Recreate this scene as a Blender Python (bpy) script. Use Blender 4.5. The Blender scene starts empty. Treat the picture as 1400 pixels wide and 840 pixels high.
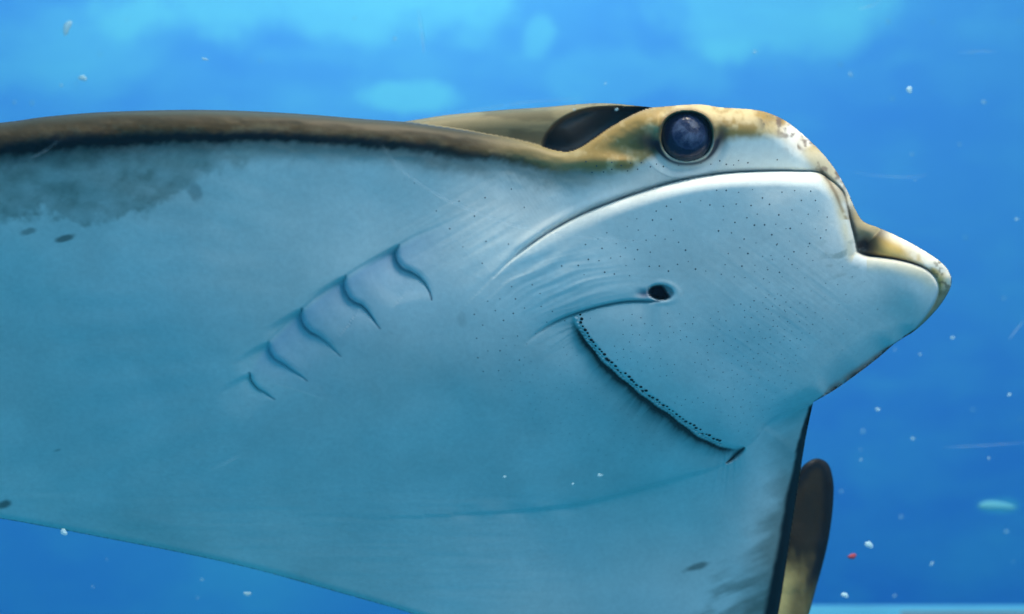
import bpy, math, random
import numpy as np
from mathutils import Vector

# ------------------------------------------------------------------ camera, world, lights, exposure
scene = bpy.context.scene
col = scene.collection
LENS, SENSOR, D = 50.0, 36.0, 0.72            # metres to the middle of the animal
K = SENSOR / LENS / 1400.0                    # tangent per photo pixel
S = D * K                                     # metres per photo pixel at distance D

cam_d = bpy.data.cameras.new('camera')
cam_d.lens, cam_d.sensor_width, cam_d.clip_start, cam_d.clip_end = LENS, SENSOR, 0.01, 200
cam_d.dof.use_dof = True
cam_d.dof.focus_distance = 0.70
cam_d.dof.aperture_fstop = 9.0
cam = bpy.data.objects.new('camera', cam_d)
cam.rotation_euler = (math.radians(90), 0, 0)
col.objects.link(cam)
scene.camera = cam

world = bpy.data.worlds.new('World')
scene.world = world
world.use_nodes = True
wn, wl = world.node_tree.nodes, world.node_tree.links
bg = wn['Background']
tc = wn.new('ShaderNodeTexCoord')
sep = wn.new('ShaderNodeSeparateXYZ')
mr = wn.new('ShaderNodeMapRange')
mr.inputs['From Min'].default_value = -1
mr.inputs['From Max'].default_value = 1
ramp = wn.new('ShaderNodeValToRGB')
els = ramp.color_ramp.elements
els[0].position, els[0].color = 0.0, (0.014, 0.245, 0.415, 1)
els[1].position, els[1].color = 1.0, (0.36, 0.72, 0.95, 1)
e = els.new(0.5)
e.color = (0.028, 0.295, 0.540, 1)
e = els.new(0.72)
e.color = (0.115, 0.40, 0.68, 1)
wl.new(tc.outputs['Generated'], sep.inputs[0])
wl.new(sep.outputs['Z'], mr.inputs['Value'])
wl.new(mr.outputs['Result'], ramp.inputs['Fac'])
wl.new(ramp.outputs['Color'], bg.inputs['Color'])
bg.inputs['Strength'].default_value = 1.0


def lamp(name, kind, loc, target, energy, color, size=0.3, **kw):
    d = bpy.data.lights.new(name, kind)
    d.energy, d.color = energy, color
    if kind == 'AREA':
        d.shape = 'DISK'
        d.size = size
    else:
        d.shadow_soft_size = size
    for k, v in kw.items():
        setattr(d, k, v)
    o = bpy.data.objects.new(name, d)
    o.location = loc
    o.rotation_euler = (Vector(target) - Vector(loc)).to_track_quat('-Z', 'Y').to_euler()
    col.objects.link(o)
    return o


lamp('tank_lamp', 'AREA', (0.26, 0.46, 1.20), (0.15, 0.70, 0.08), 4.3, (1.0, 0.86, 0.64), 0.34, spread=math.radians(80))
lamp('front_fill', 'AREA', (0.70, -0.15, 0.85), (0.22, 0.70, 0.03), 0.85, (0.90, 0.97, 1.0), 0.6, spread=math.radians(50))  # added soft fill from the front for head and belly
lamp('wall_fill', 'AREA', (-0.25, 1.9, 2.6), (-0.1, 3.2, 0.9), 42, (0.6, 0.95, 1.0), 1.2)  # added light that brightens the top of the back wall

vs = scene.view_settings
vs.view_transform = 'Standard'
vs.look = 'None'
vs.exposure = 0
vs.gamma = 1
vs.use_curve_mapping = False
scene.cycles.max_bounces = 6
scene.cycles.use_denoising = True
scene.cycles.transparent_max_bounces = 12

rng = np.random.default_rng(7)
random.seed(7)


# ------------------------------------------------------------------ small helpers
def tag(o, label=None, cat=None, group=None, kind=None):
    if label: o['label'] = label
    if cat: o['category'] = cat
    if group: o['group'] = group
    if kind: o['kind'] = kind
    return o


def to_world(px, py, H):
    """photo pixel + height towards the viewer (in pixels at distance D) -> metres"""
    z = D - H * S
    return np.stack([(px - 700) * K * z, z, -(py - 420) * K * z], -1)


def mesh_obj(name, verts, tris, mat, parent=None, smooth=True, loc=None):
    me = bpy.data.meshes.new(name)
    v = np.asarray(verts, dtype=np.float64)
    if loc is not None:
        v = v - np.asarray(loc)
    t = np.asarray(tris, dtype=np.int32)
    me.vertices.add(len(v))
    me.vertices.foreach_set('co', v.astype(np.float32).ravel())
    n = t.shape[1]
    me.loops.add(t.size)
    me.loops.foreach_set('vertex_index', t.ravel())
    me.polygons.add(len(t))
    me.polygons.foreach_set('loop_start', np.arange(0, t.size, n, dtype=np.int32))
    me.update(calc_edges=True)
    me.validate()
    if smooth:
        me.polygons.foreach_set('use_smooth', np.ones(len(me.polygons), dtype=bool))
    me.materials.append(mat)
    o = bpy.data.objects.new(name, me)
    if loc is not None:
        o.location = loc
    col.objects.link(o)
    if parent is not None:
        o.parent = parent
        o.matrix_parent_inverse = parent.matrix_basis.inverted()
    return o


def spline(pts, n=8):
    """Catmull-Rom through the points"""
    p = np.asarray(pts, float)
    a = np.vstack([2 * p[0] - p[1], p, 2 * p[-1] - p[-2]])
    out = []
    t = np.linspace(0, 1, n, endpoint=False)[:, None]
    for i in range(1, len(a) - 2):
        p0, p1, p2, p3 = a[i - 1], a[i], a[i + 1], a[i + 2]
        out.append(0.5 * (2 * p1 + (p2 - p0) * t + (2 * p0 - 5 * p1 + 4 * p2 - p3) * t ** 2 + (3 * p1 - p0 - 3 * p2 + p3) * t ** 3))
    out.append(p[-1:])
    return np.vstack(out)


def line_dist(x, y, poly, reach=1e9):
    """distance, arc parameter 0..1 and signed side (>0 on the right of travel, y down) to a polyline"""
    x = np.asarray(x, float); y = np.asarray(y, float)
    d = np.full(x.shape, 1e6); t = np.zeros(x.shape); sd = np.ones(x.shape)
    lo, hi = poly.min(0) - reach, poly.max(0) + reach
    idx = np.nonzero((x > lo[0]) & (x < hi[0]) & (y > lo[1]) & (y < hi[1]))[0]
    seg = np.diff(poly, axis=0)
    ln = np.hypot(seg[:, 0], seg[:, 1]) + 1e-9
    cum = np.concatenate([[0], np.cumsum(ln)])
    xi, yi = x[idx], y[idx]
    bd = np.full(len(idx), 1e12); bt = np.zeros(len(idx)); bs = np.ones(len(idx)); bc = np.zeros(len(idx))
    for i in range(len(seg)):
        dx, dy = xi - poly[i, 0], yi - poly[i, 1]
        u = np.clip((dx * seg[i, 0] + dy * seg[i, 1]) / ln[i] ** 2, 0, 1)
        ex, ey = dx - u * seg[i, 0], dy - u * seg[i, 1]
        q = ex * ex + ey * ey
        cr = (seg[i, 0] * dy - seg[i, 1] * dx) / ln[i]
        better = (q < bd - 1e-9) | ((q < bd + 1e-6) & (np.abs(cr) > bc))
        bd = np.where(better, q, bd)
        bt = np.where(better, (cum[i] + u * ln[i]) / cum[-1], bt)
        bs = np.where(better, np.where(cr >= 0, 1.0, -1.0), bs)
        bc = np.where(better, np.abs(cr), bc)
    d[idx] = np.sqrt(bd); t[idx] = bt; sd[idx] = bs
    return d, t, sd


def inside(x, y, poly):
    r = np.zeros(x.shape, bool)
    p = poly if np.allclose(poly[0], poly[-1]) else np.vstack([poly, poly[:1]])
    for (x0, y0), (x1, y1) in zip(p[:-1], p[1:]):
        if y0 == y1:
            continue
        c = ((y0 > y) != (y1 > y))
        r ^= c & (x < (x1 - x0) * (y - y0) / (y1 - y0) + x0)
    return r


def sstep(a, b, v):
    t = np.clip((v - a) / (b - a), 0, 1)
    return t * t * (3 - 2 * t)


class Tps:
    def __init__(s, pts, lam=0.0):
        p = np.asarray(pts, float)
        s.c = p[:, :2] / 300.0
        n = len(p)
        A = np.zeros((n + 3, n + 3))
        A[:n, :n] = s.k(s.c[:, None, 0] - s.c[None, :, 0], s.c[:, None, 1] - s.c[None, :, 1]) + lam * np.eye(n)
        A[:n, n] = 1; A[:n, n + 1:] = s.c
        A[n, :n] = 1; A[n + 1:, :n] = s.c.T
        s.w = np.linalg.solve(A, np.concatenate([p[:, 2], [0, 0, 0]]))

    @staticmethod
    def k(dx, dy):
        r2 = dx * dx + dy * dy
        return r2 * np.log(r2 + 1e-12)

    def __call__(s, x, y):
        x = np.asarray(x) / 300.0; y = np.asarray(y) / 300.0
        n = len(s.c)
        r = s.w[n] + s.w[n + 1] * x + s.w[n + 2] * y
        for i in range(n):
            r = r + s.w[i] * s.k(x - s.c[i, 0], y - s.c[i, 1])
        return r - 0.20 * (y * 300.0 - 400.0)


_lat = rng.random((256, 256))


def vnoise(x, y, seed=0):
    x = x + seed * 37.7; y = y + seed * 91.3
    xi = np.floor(x).astype(int); yi = np.floor(y).astype(int)
    u = x - xi; v = y - yi
    u = u * u * u * (u * (u * 6 - 15) + 10); v = v * v * v * (v * (v * 6 - 15) + 10)
    g = lambda a, b: _lat[a & 255, b & 255]
    return (g(xi, yi) * (1 - u) + g(xi + 1, yi) * u) * (1 - v) + (g(xi, yi + 1) * (1 - u) + g(xi + 1, yi + 1) * u) * v


def fbm(x, y, seed=0, oct=4):
    r = 0; a = 0.5
    for i in range(oct):
        r = r + a * vnoise(x * 2 ** i, y * 2 ** i, seed + i)
        a *= 0.5
    return r / (1 - 0.5 ** oct)


# ------------------------------------------------------------------ materials
def new_mat(name):
    m = bpy.data.materials.new(name)
    m.use_nodes = True
    return m, m.node_tree.nodes, m.node_tree.links, m.node_tree.nodes['Principled BSDF']


def skin_material():
    m, n, l, b = new_mat('ray_skin')
    at = n.new('ShaderNodeAttribute'); at.attribute_name = 'pigment'
    t = n.new('ShaderNodeTexCoord')
    no = n.new('ShaderNodeTexNoise'); no.inputs['Scale'].default_value = 380; no.inputs['Detail'].default_value = 5
    no2 = n.new('ShaderNodeTexNoise'); no2.inputs['Scale'].default_value = 26; no2.inputs['Detail'].default_value = 4
    mr1 = n.new('ShaderNodeMapRange'); mr1.inputs['To Min'].default_value = 0.90; mr1.inputs['To Max'].default_value = 1.10
    mr2 = n.new('ShaderNodeMapRange'); mr2.inputs['To Min'].default_value = 0.90; mr2.inputs['To Max'].default_value = 1.10
    mu = n.new('ShaderNodeMath'); mu.operation = 'MULTIPLY'
    mx = n.new('ShaderNodeVectorMath'); mx.operation = 'SCALE'
    l.new(t.outputs['Object'], no.inputs['Vector']); l.new(t.outputs['Object'], no2.inputs['Vector'])
    l.new(no.outputs['Fac'], mr1.inputs['Value']); l.new(no2.outputs['Fac'], mr2.inputs['Value'])
    l.new(mr1.outputs[0], mu.inputs[0]); l.new(mr2.outputs[0], mu.inputs[1])
    l.new(at.outputs['Color'], mx.inputs[0]); l.new(mu.outputs[0], mx.inputs['Scale'])
    l.new(mx.outputs[0], b.inputs['Base Color'])
    bp = n.new('ShaderNodeBump'); bp.inputs['Strength'].default_value = 0.12; bp.inputs['Distance'].default_value = 0.0006
    l.new(no.outputs['Fac'], bp.inputs['Height']); l.new(bp.outputs[0], b.inputs['Normal'])
    b.inputs['Roughness'].default_value = 0.5
    b.inputs['Specular IOR Level'].default_value = 0.22
    return m


def plain(name, rgb, rough=0.5, spec=0.3, scale=40, amt=0.15):
    m, n, l, b = new_mat(name)
    t = n.new('ShaderNodeTexCoord')
    no = n.new('ShaderNodeTexNoise'); no.inputs['Scale'].default_value = scale; no.inputs['Detail'].default_value = 4
    r = n.new('ShaderNodeValToRGB')
    r.color_ramp.elements[0].color = (*[c * (1 - amt) for c in rgb], 1)
    r.color_ramp.elements[1].color = (*[min(1, c * (1 + amt)) for c in rgb], 1)
    l.new(t.outputs['Object'], no.inputs['Vector']); l.new(no.outputs['Fac'], r.inputs['Fac'])
    l.new(r.outputs['Color'], b.inputs['Base Color'])
    b.inputs['Roughness'].default_value = rough
    b.inputs['Specular IOR Level'].default_value = spec
    return m


SKIN = skin_material()


# ------------------------------------------------------------------ the tank
def wall_material():
    m, n, l, b = new_mat('painted_tank_wall')
    t = n.new('ShaderNodeTexCoord')
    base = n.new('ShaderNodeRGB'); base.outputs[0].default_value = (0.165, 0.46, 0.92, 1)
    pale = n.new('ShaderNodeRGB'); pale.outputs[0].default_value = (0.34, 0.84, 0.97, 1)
    fac = None

    def noise(scale, detail, lo, hi, a, stretch=(1, 1, 1)):
        mp = n.new('ShaderNodeMapping'); mp.inputs['Scale'].default_value = stretch
        no = n.new('ShaderNodeTexNoise'); no.inputs['Scale'].default_value = scale; no.inputs['Detail'].default_value = detail
        r = n.new('ShaderNodeMapRange')
        r.inputs['From Min'].default_value = lo; r.inputs['From Max'].default_value = hi
        r.inputs['To Max'].default_value = a
        l.new(t.outputs['Object'], mp.inputs[0]); l.new(mp.outputs[0], no.inputs['Vector']); l.new(no.outputs['Fac'], r.inputs['Value'])
        return r.outputs[0]

    def blob(cx, cz, rx, rz, a):  # pale patch: soft reflections in the water, painted into the wall colour
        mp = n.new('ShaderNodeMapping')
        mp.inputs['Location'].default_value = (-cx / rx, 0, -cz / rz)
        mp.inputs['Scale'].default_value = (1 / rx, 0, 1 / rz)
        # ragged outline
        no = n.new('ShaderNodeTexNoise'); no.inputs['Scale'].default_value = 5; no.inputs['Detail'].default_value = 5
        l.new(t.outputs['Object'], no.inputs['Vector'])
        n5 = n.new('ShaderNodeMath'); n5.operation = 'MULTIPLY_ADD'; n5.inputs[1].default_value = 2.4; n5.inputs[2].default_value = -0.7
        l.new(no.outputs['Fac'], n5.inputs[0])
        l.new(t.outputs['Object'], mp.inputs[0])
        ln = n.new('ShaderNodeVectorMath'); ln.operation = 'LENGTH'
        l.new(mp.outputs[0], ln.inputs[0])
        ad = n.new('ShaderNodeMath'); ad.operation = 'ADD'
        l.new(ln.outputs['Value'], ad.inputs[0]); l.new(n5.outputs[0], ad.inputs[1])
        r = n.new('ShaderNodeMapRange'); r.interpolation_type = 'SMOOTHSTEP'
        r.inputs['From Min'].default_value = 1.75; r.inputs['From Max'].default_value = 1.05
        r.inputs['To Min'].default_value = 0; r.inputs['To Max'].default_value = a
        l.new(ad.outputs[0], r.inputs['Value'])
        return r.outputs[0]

    def px(x, y):
        return (x - 700) * K * 3.2, -(y - 420) * K * 3.2
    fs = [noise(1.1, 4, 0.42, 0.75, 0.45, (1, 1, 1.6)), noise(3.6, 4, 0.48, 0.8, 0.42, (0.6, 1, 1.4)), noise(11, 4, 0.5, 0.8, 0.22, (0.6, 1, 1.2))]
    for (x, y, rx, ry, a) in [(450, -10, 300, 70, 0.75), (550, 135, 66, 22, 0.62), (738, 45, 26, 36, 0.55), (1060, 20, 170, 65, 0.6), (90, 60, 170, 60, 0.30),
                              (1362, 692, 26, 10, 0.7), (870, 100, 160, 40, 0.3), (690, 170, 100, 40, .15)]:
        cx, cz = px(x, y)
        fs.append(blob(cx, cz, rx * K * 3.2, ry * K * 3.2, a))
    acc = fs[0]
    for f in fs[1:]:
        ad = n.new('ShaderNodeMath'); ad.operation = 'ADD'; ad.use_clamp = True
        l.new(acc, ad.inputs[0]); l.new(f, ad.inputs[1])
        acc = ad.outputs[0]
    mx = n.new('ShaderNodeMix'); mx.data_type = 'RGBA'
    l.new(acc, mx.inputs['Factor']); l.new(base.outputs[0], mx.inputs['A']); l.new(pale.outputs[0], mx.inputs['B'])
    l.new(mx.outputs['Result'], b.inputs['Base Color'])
    b.inputs['Roughness'].default_value = 0.8
    b.inputs['Specular IOR Level'].default_value = 0.1
    return m


def box(name, lo, hi, mat, parent=None):
    (x0, y0, z0), (x1, y1, z1) = lo, hi
    v = [(x0, y0, z0), (x1, y0, z0), (x1, y1, z0), (x0, y1, z0), (x0, y0, z1), (x1, y0, z1), (x1, y1, z1), (x0, y1, z1)]
    f = [(0, 3, 2, 1), (4, 5, 6, 7), (0, 1, 5, 4), (1, 2, 6, 5), (2, 3, 7, 6), (3, 0, 4, 7)]
    return mesh_obj(name, v, f, mat, parent, smooth=False)


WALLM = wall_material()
tag(box('tank_wall', (-6, 3.2, -2.2), (6, 3.4, 2.6), WALLM), 'blue painted back wall of the tank with soft water reflections painted in as paler patches', 'wall', kind='structure')

# ------------------------------------------------------------------ the ray: outlines traced from the photo
top_rim = [(-760, 330), (-640, 282), (-480, 235), (-320, 204), (-160, 182), (0, 168), (60, 160), (130, 154), (200, 151.3), (270, 150.3), (340, 152), (420, 156.5), (500, 163), (552, 166.5)]
hump_top = [(552, 166.5), (580, 162), (610, 157.5), (650, 153.5), (700, 149.5), (740, 147), (780, 143.5), (812, 141.3), (840, 141.8), (868, 144.5), (892, 147)]
head_top = [(892, 147), (912, 145.5), (935, 143.5), (960, 143), (982, 146.5), (1005, 148.2), (1030, 150), (1052, 155), (1075, 166), (1098, 184), (1120, 205), (1137, 225), (1150, 245),
            (1160, 264), (1168, 283), (1176, 298), (1184, 305), (1200, 311), (1225, 322), (1250, 335), (1275, 350), (1291, 363), (1299, 375), (1301, 386), (1297, 399), (1285, 418), (1268, 437), (1250, 453), (1237, 461)]
chin = [(1237, 461), (1222, 471), (1200, 490), (1170, 513), (1140, 534), (1112, 550)]
wing_lead = [(1112, 550), (1107, 572), (1101, 602), (1095, 640), (1089, 680), (1082, 725), (1075, 772), (1064, 840), (1048, 910), (1025, 985), (985, 1060)]
trail = [(985, 1060), (930, 1080), (860, 1020), (740, 915), (640, 866), (560, 838), (450, 806.5), (350, 779), (250, 756.5), (150, 737), (75, 722.5), (0, 709), (-120, 690), (-260, 672), (-330, 655),
         (-420, 600), (-560, 480), (-700, 380), (-760, 330)]
edge_E = [(552, 166.5), (600, 173), (650, 181), (700, 190), (730, 197), (752, 204), (770, 207.5), (782, 206.5), (795, 201), (812, 190), (835, 174), (858, 161), (876, 152), (892, 147)]

S_ = lambda p: spline(p, 8)
OUT = np.vstack([S_(top_rim)[:-1], S_(hump_top)[:-1], S_(head_top)[:-1], S_(chin)[:-1], S_(wing_lead)[:-1], S_(trail)])
FRONT = np.vstack([S_(top_rim)[:-1], S_(edge_E)[:-1], S_(head_top)[:-1], S_(chin)[:-1], S_(wing_lead)[:-1], S_(trail)])
E_L = S_(edge_E)

LIP = S_([(676, 378), (690, 364), (705, 351), (722, 338), (750, 319), (780, 302), (810, 288), (850, 272.5), (880, 262.5), (920, 250.5), (960, 242.5), (1000, 237.5), (1050, 235.3), (1090, 235.5), (1118, 237),
          (1134, 247), (1146, 257), (1153, 267), (1157, 283), (1160, 298), (1164, 314), (1168, 329), (1171, 345)])
LOBE = S_([(1171, 345), (1181, 349.5), (1190, 351.5), (1200, 352.5), (1225, 356), (1250, 362.5), (1268, 371), (1279, 383), (1282, 396), (1277, 413), (1264, 433), (1250, 449), (1236, 461)])
LL = np.vstack([LIP[:-1], LOBE])
_len = lambda p: np.hypot(*np.diff(p, axis=0).T).sum()
TC = _len(LIP) / _len(LL)
NASAL = S_([(716, 473), (730, 459), (748, 446), (770, 434.5), (800, 424), (830, 416), (860, 411.5), (890, 411.5), (905, 411)])
MOUTH = S_([(783, 428), (788, 442), (796, 457), (806, 471), (822, 490), (845, 512), (870, 533), (900, 555), (930, 577), (958, 597), (980, 608), (1000, 613), (1018, 612)])
_ml = np.concatenate([[0], np.cumsum(np.hypot(*np.diff(MOUTH, axis=0).T))])
_ms = np.arange(0, _ml[-1], 1.6)
_mx, _my = np.interp(_ms, _ml, MOUTH[:, 0]), np.interp(_ms, _ml, MOUTH[:, 1])
_mt = np.stack([np.gradient(_mx), np.gradient(_my)], 1); _mt /= np.linalg.norm(_mt, axis=1)[:, None]
_mw = (0.9 * np.abs(np.sin(_ms * math.pi / 5.6)) + 1.3 * np.sin(_ms / 19.0 + 1.0) * np.sin(_ms / 7.3)) * np.clip(_ms / 20, 0, 1) * np.clip((_ml[-1] - _ms) / 30, 0, 1)
MOUTHW = np.stack([_mx - _mt[:, 1] * _mw, _my + _mt[:, 0] * _mw], 1)
JAWC = S_([(1018, 612), (1030, 603), (1038, 594), (1044, 584), (1060, 572), (1085, 560), (1112, 550.5), (1146, 544), (1180, 526), (1214, 503)])
CREASE = S_([(1042, 588), (1055, 570), (1075, 553), (1095, 538), (1120, 518)])
BELLY = S_([(1018, 612), (1006, 622), (993, 633), (970, 643), (940, 651), (900, 662), (860, 673), (815, 685), (770, 693), (700, 700), (620, 704)])
RIDGE = S_([(680, 262), (640, 288), (600, 308), (570, 321), (543, 336), (505, 357), (472, 378), (440, 400), (412, 423), (388, 446), (366, 468), (351, 489), (339, 512), (336, 530)])
GILLS = [S_(g) for g in (
    [(546, 335), (541, 345), (543, 357), (551, 367), (562, 372), (573, 379), (581, 388), (587, 399), (591, 412)],
    [(473, 377), (470, 387), (472, 397), (478, 408), (486, 414), (495, 418), (504, 428), (513, 441), (521, 452)],
    [(413, 422), (411, 432), (415, 444), (424, 454), (435, 460), (447, 469), (458, 480), (467, 489)],
    [(367, 467), (368, 478), (375, 490), (386, 497), (400, 507), (412, 515), (421, 522)],
    [(341, 510), (344, 521), (352, 531), (362, 537), (370, 543), (377, 547)])]
SPIR = S_([(741, 200), (744, 190), (750, 180), (760, 169), (775, 159), (795, 151), (820, 146.5), (850, 146)])

PLATE = Tps([
    (-760, 330, 330), (-420, 300, 250), (-420, 560, 130), (-200, 250, 215), (-200, 640, 20),
    (0, 180, 165), (0, 300, 130), (0, 450, 60), (0, 600, -30), (0, 705, -110),
    (250, 160, 112), (250, 300, 80), (250, 450, 35), (250, 600, -55), (250, 750, -165),
    (500, 175, 64), (500, 270, 40), (480, 450, 14), (480, 600, -62), (520, 820, -232),
    (700, 195, 26), (700, 280, 24), (660, 400, 28), (650, 520, -10), (700, 640, -105), (760, 760, -215),
    (800, 215, 44), (800, 330, 50), (800, 400, 46), (940, 190, 58), (900, 260, 62), (900, 320, 58), (900, 400, 46), (870, 480, 22), (800, 560, -40), (900, 640, -105),
    (1000, 250, 68), (1000, 300, 64), (1000, 400, 46), (1000, 500, 5), (1000, 590, -58), (1060, 200, 52), (1060, 260, 60), (1120, 260, 50), (1120, 300, 48), (1120, 400, 34), (1120, 480, -6), (1100, 545, -50),
    (1165, 260, 14), (1200, 370, 18), (1250, 400, -8), (1230, 340, 14), (1290, 380, -40), (1200, 470, -44), (1240, 455, -60),
    (1050, 640, -150), (1090, 640, -165), (950, 760, -225), (1050, 780, -250), (940, 950, -330), (700, 900, -290), (960, 1060, -400)], 0.002)

# how quickly the skin rounds off at the outline: (x, y, radius)
RAD = np.array([(-400, 220, 46), (0, 170, 46), (250, 150, 42), (500, 165, 38), (650, 182, 34), (760, 206, 22), (800, 200, 22), (850, 168, 26), (930, 144, 34), (1020, 150, 34), (1090, 180, 42),
                (1140, 235, 22), (1165, 275, 12), (1182, 305, 12), (1225, 322, 36), (1260, 340, 34), (1290, 365, 24), (1300, 386, 12), (1260, 445, 9), (1235, 463, 24), (1200, 490, 46), (1150, 528, 50), (1112, 552, 14),
                (1100, 610, 8), (1080, 740, 9), (1060, 850, 9), (900, 1050, 10), (560, 838, 9), (250, 757, 9), (0, 709, 9), (-330, 655, 9)], float)


def radius(x, y):
    w = 0; r = 0
    for (cx, cy, cr) in RAD:
        k = 1.0 / (((x - cx) ** 2 + (y - cy) ** 2) + 60.0) ** 1.6
        w = w + k; r = r + k * cr
    return r / w


def rnd(d, R):
    """drop of a quarter-round of radius R at distance d from the edge"""
    q = 1 - np.clip(d / R, 0, 1)
    return R * (1 - np.sqrt(np.clip(1 - q * q, 0, 1)))


def step(x, y, line, low, s0, relax, hi_r, groove=0.0, gw=5.0, w=1.6, reach=220, hi=0.55):
    """skin fold: high on one side of a line and low on the other. low = +1: the low side is on the right of travel.
    s0(t): size of the step, relax: distance over which the low side comes back up, hi_r: rounding of the high edge"""
    d, t, sd = line_dist(x, y, line, reach)
    a = d * sd * low                                     # > 0 on the low side
    sz = s0(t)
    # ends of the line fade
    lo = -sz * np.exp(-np.clip(a, 0, None) / relax)
    q = np.clip(-a, 0, None)
    hi = -rnd(q, hi_r) * (hi * sz / hi_r)
    m = sstep(-w, w, a)
    h = hi * (1 - m) + lo * m
    if groove:
        h = h - groove * np.sqrt(np.minimum(1, sz / (np.max(sz) + 1e-9))) * np.exp(-(a / gw) ** 2) * sstep(-3, 0.5, a)
    far = sstep(reach * 0.55, reach * 0.98, d)
    return h * (1 - far), a, t, d


def fade(t, a=0.08, b=0.0):
    r = np.ones_like(t)
    if a: r = r * sstep(0, a, t)
    if b: r = r * sstep(0, b, 1 - t)
    return r


EYE = (939.0, 186.0)


def height(x, y, want=False):
    x = np.asarray(x, float); y = np.asarray(y, float)
    c = {}
    P = PLATE(x, y)
    dF, _, _ = line_dist(x, y, FRONT)
    inF = inside(x, y, FRONT)
    dO, _, _ = line_dist(x, y, OUT)
    R = radius(x, y)
    H = P - np.where(inF, rnd(dF, R), 0.0)
    c['dF'], c['dO'], c['inF'] = dF, dO, inF
    H = H + inF * (y < 330) * (x < 900) * 3.2 * (fbm(x / 34, y / 20, 15, 3) - 0.5) * sstep(2, 14, dF) * sstep(75, 40, dF)
    # eye mound, lids and socket
    ex, ey = x - EYE[0], y - EYE[1]
    re = (np.abs(ex / 1.04) ** 2.3 + np.abs(ey * 1.02) ** 2.3) ** (1 / 2.3)
    mound = 13 * np.exp(-(ex / 95) ** 2 - ((y - 178) / 42) ** 2)
    ring = 3.2 * np.exp(-((re - 36.5) / 3.0) ** 2) * (0.2 + 0.8 * sstep(-6, 22, ey)) * (0.7 + 0.6 * vnoise(x / 14, y / 14, 16))
    socket = -34 * sstep(35.0, 31.5, re)
    under = -7 * np.exp(-((re - 46) / 8) ** 2) * sstep(-22, 18, ey)
    lid = 3.5 * np.exp(-((re - 35.5) / 4.5) ** 2) * sstep(-4, -26, ey + 0.25 * ex)
    H = H + (mound + ring + socket + under + lid) * inF
    c['re'], c['ex'], c['ey'] = re, ex, ey
    # behind-eye cheek swelling
    H = H + inF * (10 * np.exp(-((x - 835) / 46) ** 2 - ((y - 222) / 13) ** 2) - 7 * np.exp(-((x - 872) / 22) ** 2 - ((y - 205) / 9) ** 2))
    # the long lip fold
    def lipsize(t):
        lt, bt = np.clip(t / TC, 0, 1), np.clip((t - TC) / (1 - TC), 0, 1)
        return np.where(t <= TC, 44 * sstep(-0.03, 0.55, lt) * (1 - 0.45 * sstep(0.74, 0.95, lt)), 22 - 8 * sstep(.5, 1, bt))
    h, a, t, d = step(x, y, LL, -1, lipsize, 125, 21, groove=9, gw=3.2, w=1.2, hi=0.60)
    H = H + h
    lt, bt = t / TC, (t - TC) / (1 - TC)
    c['lip'] = (np.where(t <= TC, a, -99), lt, d); c['lobe'] = (np.where(t > TC, a, -99), bt, d)
    H = H + 3.0 * np.exp(-((a - 9) / 6) ** 2) * sstep(0.02, 0.12, lt) * sstep(0.45, 0.25, lt)
    # pit where lip and lobe meet
    H = H - 13 * np.exp(-((x - 1182) / 12) ** 2 - ((y - 338) / 13) ** 2) * sstep(-2, 3, a)
    # nasal curtain under the cheek fold
    h, a, t, d = step(x, y, NASAL, 1, lambda t: 9 * sstep(0, 0.35, t) * (1 - sstep(0.86, 1, t)), 26, 16, groove=4.5, gw=2.6, w=1.2, reach=90)
    H = H + h; c['nasal'] = (a, t, d)
    # tendons: streaks running into the cheek fold
    m = np.exp(-((x - 768) / 72) ** 2 - ((y - 398 - 0.0 * x) / 34) ** 2) * sstep(2, -10, a)
    ph = -a + 10 * vnoise(x / 60, y / 30, 3)
    st = np.sin(ph / 1.35 + 2.2 * vnoise(x / 90, y / 14, 4) * 3) * 0.34 + np.sin(ph / 3.1 + 1.3) * 0.6
    H = H + m * st
    m2 = np.exp(-((x - 725) / 60) ** 2 - ((y - 365) / 26) ** 2)
    H = H + m2 * 0.8 * np.sin((x * 0.50 + y * 0.87) / 4.2 + 3 * vnoise(x / 70, y / 30, 5))
    # nostril
    nx, ny = (x - 903) / 19.0, (y - 400 - 0.05 * (x - 903)) / 11.5
    rn = np.hypot(nx, ny)
    H = H - 30 * sstep(1.05, 0.55, rn) * (1 - 0.82 * sstep(0.25, 0.6, nx - 0.35 * ny)) + 1.2 * np.exp(-((rn - 1.25) / 0.25) ** 2) * sstep(-0.9, 0.4, nx)
    H = H - 5 * np.exp(-((x - 879) / 9) ** 2 - ((y - 402) / 5) ** 2)
    c['nostril'] = rn
    # mouth: nasal curtain overlapping the lower jaw
    h, a, t, d = step(x, y, MOUTHW, 1, lambda t: 22 * sstep(0, 0.14, t) * (1 - sstep(0.85, 1, t)), 22, 9, groove=8, gw=4.5, w=1.3, reach=120)
    wr = np.sin(t * 330 + 9 * vnoise(t * 40, a / 30, 6)) * 0.5 * sstep(1, 6, a) * sstep(26, 6, a) * sstep(0.05, 0.2, t) * sstep(1, 0.85, t)
    H = H + h + wr; c['mouth'] = (a, t, d)
    # corner of the mouth
    dc, tc2, _ = line_dist(x, y, BELLY[:17], 40)
    wc = 0.5 + 3.4 * np.sin(np.pi * np.clip(tc2, 0, 1) ** 0.7)
    c['corner'] = dc / wc
    H = H - 9 * np.exp(-c['corner'] ** 2)
    # head in front of the far wing
    h, a, t, d = step(x, y, JAWC, 1, lambda t: 66 * sstep(1008, 1112, x), 110, 24, groove=2, gw=2.5, reach=200)
    H = H + h; c['jawc'] = (a, t, d)
    h, a, t, d = step(x, y, CREASE, 1, lambda t: 4.0 * fade(t, 0.1, 0.5), 30, 14, reach=60)
    H = H + h
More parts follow.
